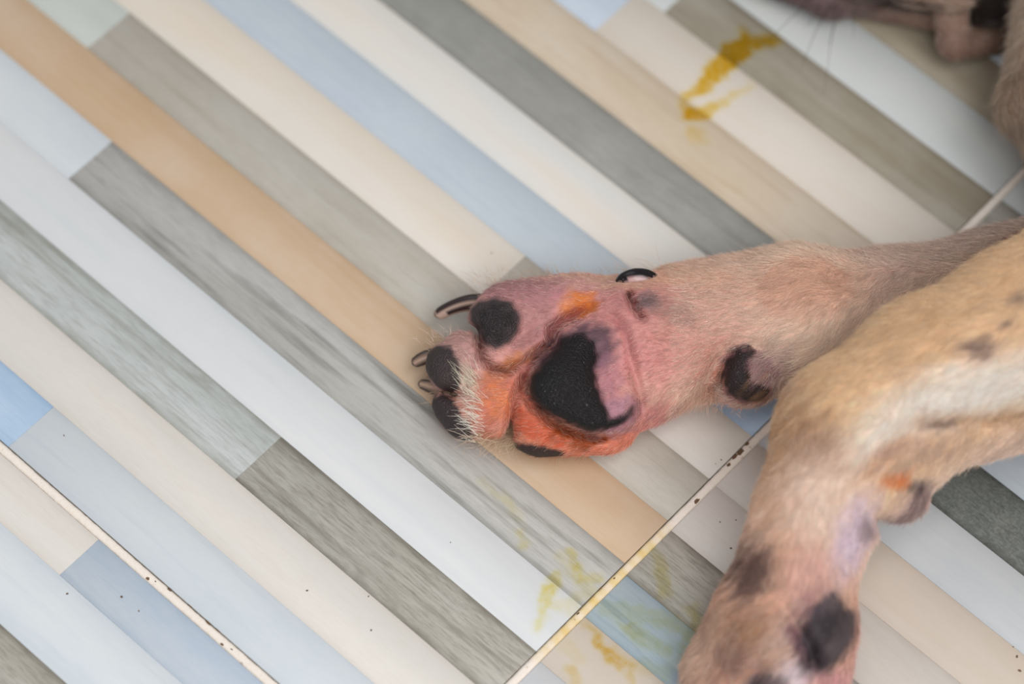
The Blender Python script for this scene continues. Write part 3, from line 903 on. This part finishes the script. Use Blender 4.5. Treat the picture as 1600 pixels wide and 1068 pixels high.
    lay((62, 58, 66), polymask(p, POLY_PADB, 34, 2.2, .8, 49) * Z, .93)
    lay((34, 30, 34), blob(p, 1290, 975, 38, 7, 5, .4, .8, 50, .3) * Z, .8)
    lay((40, 30, 36), blob(p, 1272, 1022, 30, 4, 6, .2, .7, 50, .3) * Z, .8)
    lay((128, 100, 104), polymask(p, [(1378, 806), (1412, 796), (1425, 765), (1436, 745), (1455, 745), (1450, 800), (1415, 825), (1380, 820)], 46, 2.4, .8, 51) * Z, .85)
    lay((78, 60, 68), blob(p, 1432, 752, 50, 3.5, 2.6, 0, .7, 52, .3) * Z, .8)
    lay((126, 100, 112), blob(p, 1352, 818, 46, 3, 4, 0, .8, 53) * Z, .6)
    lay((228, 128, 34), blob(p, 1405, 741, 58, 4.6, 2.8, .05, .5, 54, .25) * Z, .95)
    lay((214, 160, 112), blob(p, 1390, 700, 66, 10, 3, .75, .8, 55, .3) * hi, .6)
    lay((176, 142, 134), blob(p, 1440, 700, 62, 14, 5, .3, .8, 56, .5) * Z, .5)
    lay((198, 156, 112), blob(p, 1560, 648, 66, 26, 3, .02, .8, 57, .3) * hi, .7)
    for x, y, r1, r2 in ((1512, 540, 3.2, 2.2), (1538, 552, 3.2, 2.4), (1556, 540, 2.6, 2), (1530, 536, 3, 2), (1594, 462, 3, 2.6), (1484, 655, 4, 1.6), (1466, 656, 2.5, 1.5), (1545, 525, 2, 1.4), (1572, 505, 2, 1.5)):
        lay((128, 96, 92), blob(p, x, y, 88 if y < 600 else 68, r1, r2, 0, .6, int(x) % 23, .4) * hi, .7)
    # muzzle hollow, its shade painted dark, and the dark lip line
    lay((34, 26, 24), blob(p, 1550, 15, 16, 8, 9, 0, .45, 60, .2) * (z < 26), .97)
    lay((44, 32, 28), polymask(p, [(1340, -14), (1400, 6), (1462, 18), (1462, 26), (1400, 16), (1340, 4)], 12, 1.2, .5, 63), .8)
    c *= (1 + 0.05 * noise3(p, 1.9, 3))[:, None]
    return np.clip(c, 0.002, 0.95)


tS = NT('dog_skin')
ca = tS.node('ShaderNodeAttribute', attribute_name='Col').outputs['Color']
gp = tS.n.new('ShaderNodeNewGeometry').outputs['Position']
f1 = tS.noise(gp, 1400.0, 3.0, 0.7)
f2 = tS.noise(gp, 420.0, 3.0, 0.6)
c1 = tS.mix(tS.math('MULTIPLY', tS.ramp(f1, 0.42, 0.7), 0.30), ca, tS.mix(1.0, ca, (0.55, 0.42, 0.40, 1), 'MULTIPLY'))
c1 = tS.mix(tS.math('MULTIPLY', tS.ramp(f2, 0.45, 0.7), 0.22), c1, tS.mix(1.0, c1, (0.78, 0.62, 0.62, 1), 'MULTIPLY'))
tS.l.new(c1, tS.b.inputs['Base Color'])
tS.b.inputs['Roughness'].default_value = 0.55
tS.b.inputs['Specular IOR Level'].default_value = 0.35
tS.b.inputs['Subsurface Weight'].default_value = 0.12
tS.b.inputs['Subsurface Radius'].default_value = (0.0022, 0.0009, 0.0006)
tS.b.inputs['Subsurface Scale'].default_value = 1.0
bp = tS.node('ShaderNodeBump', ins={'Strength': 0.35, 'Distance': 0.0004})
tS.l.new(f1, bp.inputs['Height']); tS.l.new(bp.outputs[0], tS.b.inputs['Normal'])

tP = NT('pad_leather')
ca = tP.node('ShaderNodeAttribute', attribute_name='Col').outputs['Color']
gp = tP.n.new('ShaderNodeNewGeometry').outputs['Position']
vo = tP.node('ShaderNodeTexVoronoi', ins={'Scale': 1500.0}); tP.l.new(gp, vo.inputs['Vector'])
nn = tP.noise(gp, 900.0, 2.0, 0.6)
dust = tP.math('MULTIPLY', tP.ramp(tP.noise(gp, 1300.0, 1.0, 0.5), 0.72, 0.78), 0.4)
c1 = tP.mix(tP.math('MULTIPLY', tP.ramp(nn, 0.45, 0.75), 0.22), ca, tP.mix(1.0, ca, rgba((52, 50, 54)), 'ADD'))
c1 = tP.mix(dust, c1, rgba((150, 148, 150)))
tP.l.new(c1, tP.b.inputs['Base Color'])
tP.b.inputs['Roughness'].default_value = 0.6
tP.b.inputs['Specular IOR Level'].default_value = 0.3
bp = tP.node('ShaderNodeBump', ins={'Strength': 0.8, 'Distance': 0.0005}); bp.invert = True
tP.l.new(vo.outputs['Distance'], bp.inputs['Height']); tP.l.new(bp.outputs[0], tP.b.inputs['Normal'])

dv, dq = surface_nets(F, gx, gy, gz)
dn, darea = normals(dv, dq)
dog = link('dog', np_mesh('dog', L2W(dv), dq, pigment_and_shading(dv, dn)), None, tS.m)
tag(dog, 'fawn dog lying on the striped tiles with one inflamed paw turned sole up', 'dog')


# pads: the body surface lifted within the pad's outline -------------------
def pad(name, poly, h, lift, zlo, zhi=200.0, grow=1.6, label=None):
    q = np.array([FL(x, y, h) for x, y in poly])
    s = win((q[:, 0].min() - 6, q[:, 1].min() - 4 + SY * zhi, zlo - 2), (q[:, 0].max() + 6, q[:, 1].max() + 4 + SY * zlo, zhi))
    ax, ay, az = gx[s[0]], gy[s[1]], gz[s[2]]
    X, Y, Z = np.meshgrid(ax, ay, az, indexing='ij')
    x, y = (X - SX * Z), (Y - SY * Z)
    d = np.full(x.shape, 1e9, np.float32); ins = np.zeros(x.shape, bool)
    for i in range(len(q)):
        a, b = q[i], q[(i + 1) % len(q)]; ba = b - a
        t = np.clip(((x - a[0]) * ba[0] + (y - a[1]) * ba[1]) / (ba @ ba), 0, 1)
        d = np.minimum(d, (x - a[0] - ba[0] * t) ** 2 + (y - a[1] - ba[1] * t) ** 2)
        ins ^= ((a[1] > y) != (b[1] > y)) & (x < (b[0] - a[0]) * (y - a[1]) / (b[1] - a[1] + 1e-12) + a[0])
    sd = np.sqrt(d) * np.where(ins, -1, 1) - grow
    # the lift dies away towards the rim, so the pad swells out of the skin
    k = np.clip(-sd / 6.0, 0, 1)
    prof = -0.45 + (lift + 0.45) * (1 - (1 - k) ** 2)
    G = F[s] - prof
    G = np.maximum(G, sd * 0.8)
    G = np.maximum(G, zlo - Z)
    G = np.maximum(G, -(F[s] + 3.0))
    v, qd = surface_nets(G.astype(np.float32), ax, ay, az)
    nrm, _ = normals(v, qd)
    o = link(name, np_mesh(name, L2W(v), qd, pigment_and_shading(v, nrm)), dog, tP.m)
    if label:
        o['label'] = label
    return o


pad('palm_pad', POLY_PALM, 36, 2.6, 14, 52, 0.5, label='large black heart-shaped palm pad of the upturned paw')
pad('toe_pad', POLY_T2, 32, 2.0, 10, 50, label='round dark grey toe pad of the topmost toe')
pad('toe_pad', POLY_T3, 18, 1.6, 4, 40, label='black oval toe pad of the second toe from the top')
pad('toe_pad', POLY_T4, 10, 1.6, 2, 30, label='black toe pad of the third toe, half under white hairs')
pad('toe_pad', POLY_T5, 8, 0.8, 1, 22, label='black toe pad of the lowest toe, seen edge on')
pad('wrist_pad', POLY_WR, 32, 1.5, 12, 60, label='shiny black wrist pad of the upturned leg')
pad('palm_pad', POLY_PADB, 38, 1.2, 6, 60, label='black palm pad of the blurred lower paw')

# ------------------------------------------------------------------ claws
tC = NT('claw_horn')
ca = tC.node('ShaderNodeAttribute', attribute_name='Col').outputs['Color']
tC.l.new(ca, tC.b.inputs['Base Color']); tC.b.inputs['Roughness'].default_value = 0.22
tC.b.inputs['Subsurface Weight'].default_value = 0.25; tC.b.inputs['Subsurface Radius'].default_value = (.001, .0008, .0006)
tC.b.inputs['Subsurface Scale'].default_value = 1.0


def claw(path, radii, pat, label, squash=0.72):
    """swept horn: path in (px, py, h), pattern colours around the section"""
    pts = np.array([L(*p) for p in path]); n = 26; m_ = 16
    tt = np.linspace(0, 1, len(pts)); t = np.linspace(0, 1, n)
    # smooth interpolation (quadratic/cubic fit)
    deg = min(3, len(pts) - 1)
    c = np.stack([np.polyval(np.polyfit(tt, pts[:, d], deg), t) for d in range(3)], 1)
    r = np.interp(t, np.linspace(0, 1, len(radii)), radii)
    r = r * np.sqrt(np.clip((1.02 - t) / 0.12, 0.02, 1))
    tan = np.gradient(c, axis=0); tan /= np.linalg.norm(tan, axis=1, keepdims=True)
    view = np.array([0, -0.5, 0.87])
    side = np.cross(view, tan); side /= np.linalg.norm(side, axis=1, keepdims=True)
    nrm = np.cross(tan, side)
    V, col = [], []
    for i in range(n):
        for j in range(m_):
            a = 2 * math.pi * j / m_
            V.append(c[i] + side[i] * r[i] * math.cos(a) + nrm[i] * r[i] * squash * math.sin(a))
            col.append(pat(t[i], math.cos(a), math.sin(a)))
    V = np.array(V)
    Q = [(i * m_ + j, i * m_ + (j + 1) % m_, (i + 1) * m_ + (j + 1) % m_, (i + 1) * m_ + j) for i in range(n - 1) for j in range(m_)]
    o = link('claw', np_mesh('claw', L2W(V), Q, lin(np.array(col, float))), dog, tC.m)
    o['label'] = label


def pat_dark(t, cx, sx):
    base = np.array((196, 168, 154.)); dk = np.array((38, 26, 26.))
    k = 0.0
    if -cx > 0.25: k = 0.9 * min(1, t * 6 + .5) if t < .82 else .2
    if 0.35 < cx < 0.8 and t < 0.62: k = 0.9
    if t > 0.86: return base * .75 * .5 + np.array((120, 92, 74)) * .5
    return base * (1 - k) + dk * k


def pat_hollow(t, cx, sx):
    base = np.array((190, 160, 140.)); dk = np.array((60, 46, 40.))
    k = 0.9 if abs(cx) > 0.6 or t > 0.9 else (0.35 if abs(cx) > .35 else 0)
    return base * (1 - k) + dk * k


def pat_black(t, cx, sx):
    base = np.array((186, 150, 148.)); dk = np.array((22, 14, 18.))
    k = 1.0 if (-cx > 0.15 + (0.45 - t) * 0.9 or t > 0.7) else 0.0
    return base * (1 - k) + dk * k


claw([(762, 474, 17), (735, 472, 16), (708, 480, 14), (690, 488, 11), (683, 494, 9.5)], [3.0, 2.9, 2.5, 2.2, 1.5], pat_dark, 'long translucent claw with dark streaks on the topmost toe')
claw([(694, 553, 11), (672, 556, 10), (656, 562, 9), (645, 569, 7.5)], [2.5, 2.5, 2.2, 1.6], pat_hollow, 'pale hollow-looking claw of the second toe')
claw([(704, 614, 6), (686, 608, 6), (668, 602, 5.5), (654, 599, 4.5)], [2.8, 2.6, 2.1, 1.4], pat_hollow, 'short pale claw close to the floor')
claw([(1024, 448, 33), (1008, 438, 36), (990, 434, 37), (974, 439, 36), (965, 446, 34)], [3.6, 3.8, 3.4, 2.6, 1.2], pat_black, 'curved black dewclaw with a pinkish root')
claw([(1105, 1048, 16), (1097, 1058, 15), (1092, 1070, 12), (1090, 1085, 9)], [1.6, 1.8, 1.6, 1.0], lambda t, a, b: np.array((26, 18, 18.)), 'black claw tip of the blurred lower paw')
for tip in ((1140, 1140), (1205, 1155), (1262, 1145)):
    claw([(tip[0], tip[1] - 12, 14), (tip[0] - 3, tip[1] + 6, 12), (tip[0] - 6, tip[1] + 24, 5)], [2.8, 2.6, 1.4], lambda t, a, b: np.array((60, 46, 44.)), 'dark claw')

# nose and eye, beyond the frame --------------------------------------------
def uv_ball(name, c, r, colr, rough, label=None):
    V, Q = [], []
    nu, nv = 20, 12
    for i in range(nv + 1):
        for j in range(nu):
            th = math.pi * i / nv; ph = 2 * math.pi * j / nu
            V.append((c[0] + r[0] * math.sin(th) * math.cos(ph), c[1] + r[1] * math.sin(th) * math.sin(ph), c[2] + r[2] * math.cos(th)))
    for i in range(nv):
        for j in range(nu):
            Q.append((i * nu + j, (i + 1) * nu + j, (i + 1) * nu + (j + 1) % nu, i * nu + (j + 1) % nu))
    t = NT(name); t.b.inputs['Base Color'].default_value = rgba(colr); t.b.inputs['Roughness'].default_value = rough
    return link(name, np_mesh(name, L2W(np.array(V)), Q), dog, t.m)


nl = L(1175, -100, 22)
uv_ball('nose', nl + (-12, 2, 3), (8, 10, 8), (30, 26, 28), 0.35)
uv_ball('eye', hc + (40, 30, 46), (7, 6, 6), (34, 22, 16), 0.1)

# ------------------------------------------------------------------ fur
tF = NT('fur_hair')
ca = tF.node('ShaderNodeAttribute', attribute_name='Col').outputs['Color']
tF.l.new(ca, tF.b.inputs['Base Color']); tF.b.inputs['Roughness'].default_value = 0.5
tF.b.inputs['Specular IOR Level'].default_value = 0.3


def hairs(name, roots, dirs, length, rad, cols, npt=4, droop=0.25, parent=None, nrm=None):
    """strands as hair curves: roots/dirs in L (mm)"""
    n = len(roots)
    t = np.linspace(0, 1, npt)
    bend = rng.normal(size=(n, 3)) * 0.12
    pts = roots[:, None, :] + (dirs[:, None, :] * t[None, :, None] + bend[:, None, :] * (t ** 2)[None, :, None]) * length[:, None, None]
    pts[:, :, 2] -= (t ** 2)[None, :] * length[:, None] * droop * 0.3
    pts[:, :, 2] = np.maximum(pts[:, :, 2], 0.3)
    hcv = bpy.data.hair_curves.new(name)
    hcv.add_curves([npt] * n)
    w = L2W(pts.reshape(-1, 3)).astype(np.float32)
    hcv.attributes['position'].data.foreach_set('vector', w.ravel()) if 'position' in hcv.attributes else hcv.position_data.foreach_set('vector', w.ravel())
    ra = hcv.attributes.get('radius') or hcv.attributes.new('radius', 'FLOAT', 'POINT')
    rr = (rad[:, None] * (1 - 0.75 * t[None, :])).astype(np.float32) * 0.001
    ra.data.foreach_set('value', rr.ravel())
    a = hcv.attributes.new('Col', 'FLOAT_COLOR', 'POINT')
    c4 = np.ones((n, npt, 4), np.float32); c4[:, :, :3] = cols[:, None, :]
    a.data.foreach_set('color', c4.ravel())
    hcv.materials.append(tF.m)
    o = bpy.data.objects.new(name, hcv); C.objects.link(o); o.parent = dog
    o['kind'] = 'stuff'
    return o


fc = dv[dq].mean(1); fn = dn[dq].mean(1)
# density per face from bones and from bare skin
den = np.zeros(len(fc)); fl_ = np.zeros(len(fc)); wsum = np.zeros(len(fc)) + 1e-12; flow = np.zeros_like(fc)
for i, (a, b, ra, rb, ca_, cb_, fl, fd) in enumerate(BONES):
    ba = b - a; t = np.clip((fc - a) @ ba / (ba @ ba), 0, 1)
    d = np.linalg.norm(fc - a - t[:, None] * ba, axis=1) - (ra + (rb - ra) * t)
    w = np.exp(-np.clip(d + 25, 0, 80) / 2.6)
    ln = np.linalg.norm(ba); dirv = ba / ln if ln > 1 else np.array([-1., -.3, 0])
    den += w * fd; fl_ += w * fl; flow += w[:, None] * dirv; wsum += w
den /= wsum; fl_ /= wsum; flow /= wsum[:, None]
lumax = pigment_and_shading(fc, fn)
lum = lumax.mean(1)
main = (fc[:, 0] < 185) & (fc[:, 1] < 60) & (fc[:, 1] > -165)
far = (fc[:, 0] >= 185)
isA = (fc[:, 2] < 50) & (fc[:, 1] > -45) & (fc[:, 0] < 185)
bare = np.clip(1 - (lum / 0.10), 0, 1)       # pads carry no hair
orange = np.clip((lumax[:, 0] - lumax[:, 2] * 3.5) / .3, 0, 1)
den *= (1 - bare) ** 2
den[fc[:, 1] > 60] = np.where(fc[fc[:, 1] > 60][:, 0] > 90, 1.0, 0.5) * (fl_[fc[:, 1] > 60] / 5)
rate = den * np.where(main, 9.0, 2.2)
rate[far] = den[far] * 0.10
rate[isA & (fc[:, 0] < 60)] *= 1.0
under = (fn[:, 2] < -0.35)
rate[under] *= 0.15
palm_c = np.array([-8., -2., 30.]); pr = np.linalg.norm((fc - palm_c) / (46, 26, 30), axis=1)
rate *= np.where(isA & (pr < 1), 0.55, 1.0)
wgt = rate * darea
NH = int(min(230000, wgt.sum()))
pick = rng.choice(len(fc), NH, p=wgt / wgt.sum())
u1 = rng.random((NH, 1)); u2 = rng.random((NH, 1))
vq = dv[dq[pick]]
roots = (vq[:, 0] * (1 - u1) + vq[:, 1] * u1) * (1 - u2) + (vq[:, 3] * (1 - u1) + vq[:, 2] * u1) * u2
nr = fn[pick]; nr /= np.linalg.norm(nr, axis=1, keepdims=True) + 1e-9
fd_ = flow[pick]
a_ = isA[pick] & (roots[:, 0] > 40)
# on the lying forearm the coat sweeps across the leg towards its lower edge
side = np.array([-0.55, -0.85, 0.])
k = (np.clip((roots[:, 0] - 40) / 60, 0, 1) * np.clip((20 - roots[:, 1]) / 30, 0, 1))[:, None]
fd_ = np.where(a_[:, None], fd_ * (1 - k) + side * k, fd_)
swirl = np.stack([noise3(roots, 14, 4), noise3(roots, 14, 5), np.zeros(NH)], 1) * 0.35
fd_ = fd_ + swirl + rng.normal(size=(NH, 3)) * 0.16
fd_ -= nr * (fd_ * nr).sum(1, keepdims=True)
fd_ /= np.linalg.norm(fd_, axis=1, keepdims=True) + 1e-9
lift = rng.uniform(0.18, 0.42, (NH, 1))
fd_ = fd_ + nr * lift; fd_ /= np.linalg.norm(fd_, axis=1, keepdims=True)
ln = fl_[pick] * rng.uniform(0.55, 1.1, NH)
hcols = lumax[pick]
v_ = rng.uniform(0.72, 1.25, (NH, 1))
pale = lin((246, 232, 214))
onpalm = ((roots[:, 0] < 30) & (roots[:, 1] > -50))[:, None]
onB = ((roots[:, 2] > 46) | (roots[:, 1] < -50))[:, None]
mixk = np.clip(np.where(onpalm, 0.12, np.where(onB, 0.12, 0.34)) + rng.normal(size=(NH, 1)) * 0.13, 0, .7) * np.clip(lum[pick][:, None] / 0.25, 0.0, 1)
hcols = np.clip((hcols * (1 - mixk) + pale * mixk) * v_, 0, .95)
rad = np.where(roots[:, 0] > 185, 0.20, 0.055 + 0.02 * rng.random(NH))
rad = np.where(roots[:, 1] < -50, 0.08, rad)
hairs('fur', roots, fd_, ln, rad, hcols, 4)['label'] = 'short fawn coat and fine pale hairs'


# bundles of longer hair between the toes
def tuft(px, py, h, ang, n, ln, spread, rx, ry, col, lift=0.35, rad=0.055):
    c = L(px, py, h)
    r0 = c + rng.normal(size=(n, 3)) * (rx, ry, 0.8)
    a = math.radians(ang) + rng.normal(size=n) * spread
    d = np.stack([np.cos(a), np.sin(a), np.full(n, lift) + rng.normal(size=n) * 0.15], 1)
    d /= np.linalg.norm(d, axis=1, keepdims=True)
    cc = np.clip(lin(col) * rng.uniform(.65, 1.2, (n, 1)), 0, .95)
    return r0, d, ln * rng.uniform(.6, 1.15, n), np.full(n, rad), cc


TU_ = [tuft(738, 598, 25, 135, 70, 8.0, .22, 1.6, 3.0, (244, 230, 208), .5, .06), tuft(745, 648, 25, 165, 110, 6.5, .35, 1.8, 4.5, (246, 236, 222), .35, .06),
       tuft(752, 672, 14, 190, 110, 5.5, .4, 2.5, 3, (226, 200, 170), .2), tuft(790, 690, 8, 240, 110, 5, .5, 4.5, 2, (226, 200, 168), .1),
       tuft(815, 688, 9, 215, 80, 5, .5, 3, 1.5, (226, 206, 176), .2), tuft(880, 700, 7, 250, 60, 4, .4, 5, 1.5, (196, 120, 60), .1),
       tuft(690, 618, 8, 200, 70, 5, .4, 2, 2, (206, 178, 150), .2), tuft(708, 534, 20, 130, 90, 4, .5, 5, 2, (226, 196, 180), .2),
       tuft(775, 445, 22, 150, 90, 5, .4, 6, 2, (214, 186, 160), .2), tuft(840, 436, 20, 120, 120, 4, .5, 9, 2, (208, 176, 146), .1),
       tuft(1025, 432, 30, 160, 90, 8, .4, 6, 2, (220, 200, 176), .2), tuft(930, 435, 20, 110, 120, 3.5, .5, 10, 2, (212, 178, 148), .1),
       tuft(1040, 445, 34, 200, 60, 6, .5, 5, 4, (232, 206, 190), .4), tuft(1080, 622, 22, 250, 160, 5, .4, 9, 2, (224, 184, 160), .1),
       tuft(1120, 606, 22, 240, 120, 6, .3, 6, 3, (212, 160, 136), .2)]
cat = [np.concatenate([t[i] for t in TU_]) for i in range(5)]
hairs('toe_hair', cat[0], cat[1], cat[2], cat[3], cat[4], 5, 0.6)['label'] = 'pale wispy hairs between the toes'

# whiskers of the muzzle
WH = []
for (x, y, h, ang, l_) in ((1308, 4, 16, 262, 26), (1318, 6, 16, 250, 24), (1300, 2, 18, 240, 30), (1285, 0, 16, 255, 20), (1335, 8, 14, 262, 18), (1270, -4, 18, 235, 24)):
    WH.append(tuft(x, y, h, ang, 1, l_, .03, .2, .2, (50, 40, 44), 0.05, .16))
cat = [np.concatenate([t[i] for t in WH]) for i in range(5)]
w_ = hairs('whiskers', cat[0], cat[1], cat[2], cat[3], cat[4], 6, 0.9)
w_['label'] = 'thin dark whiskers of the muzzle'
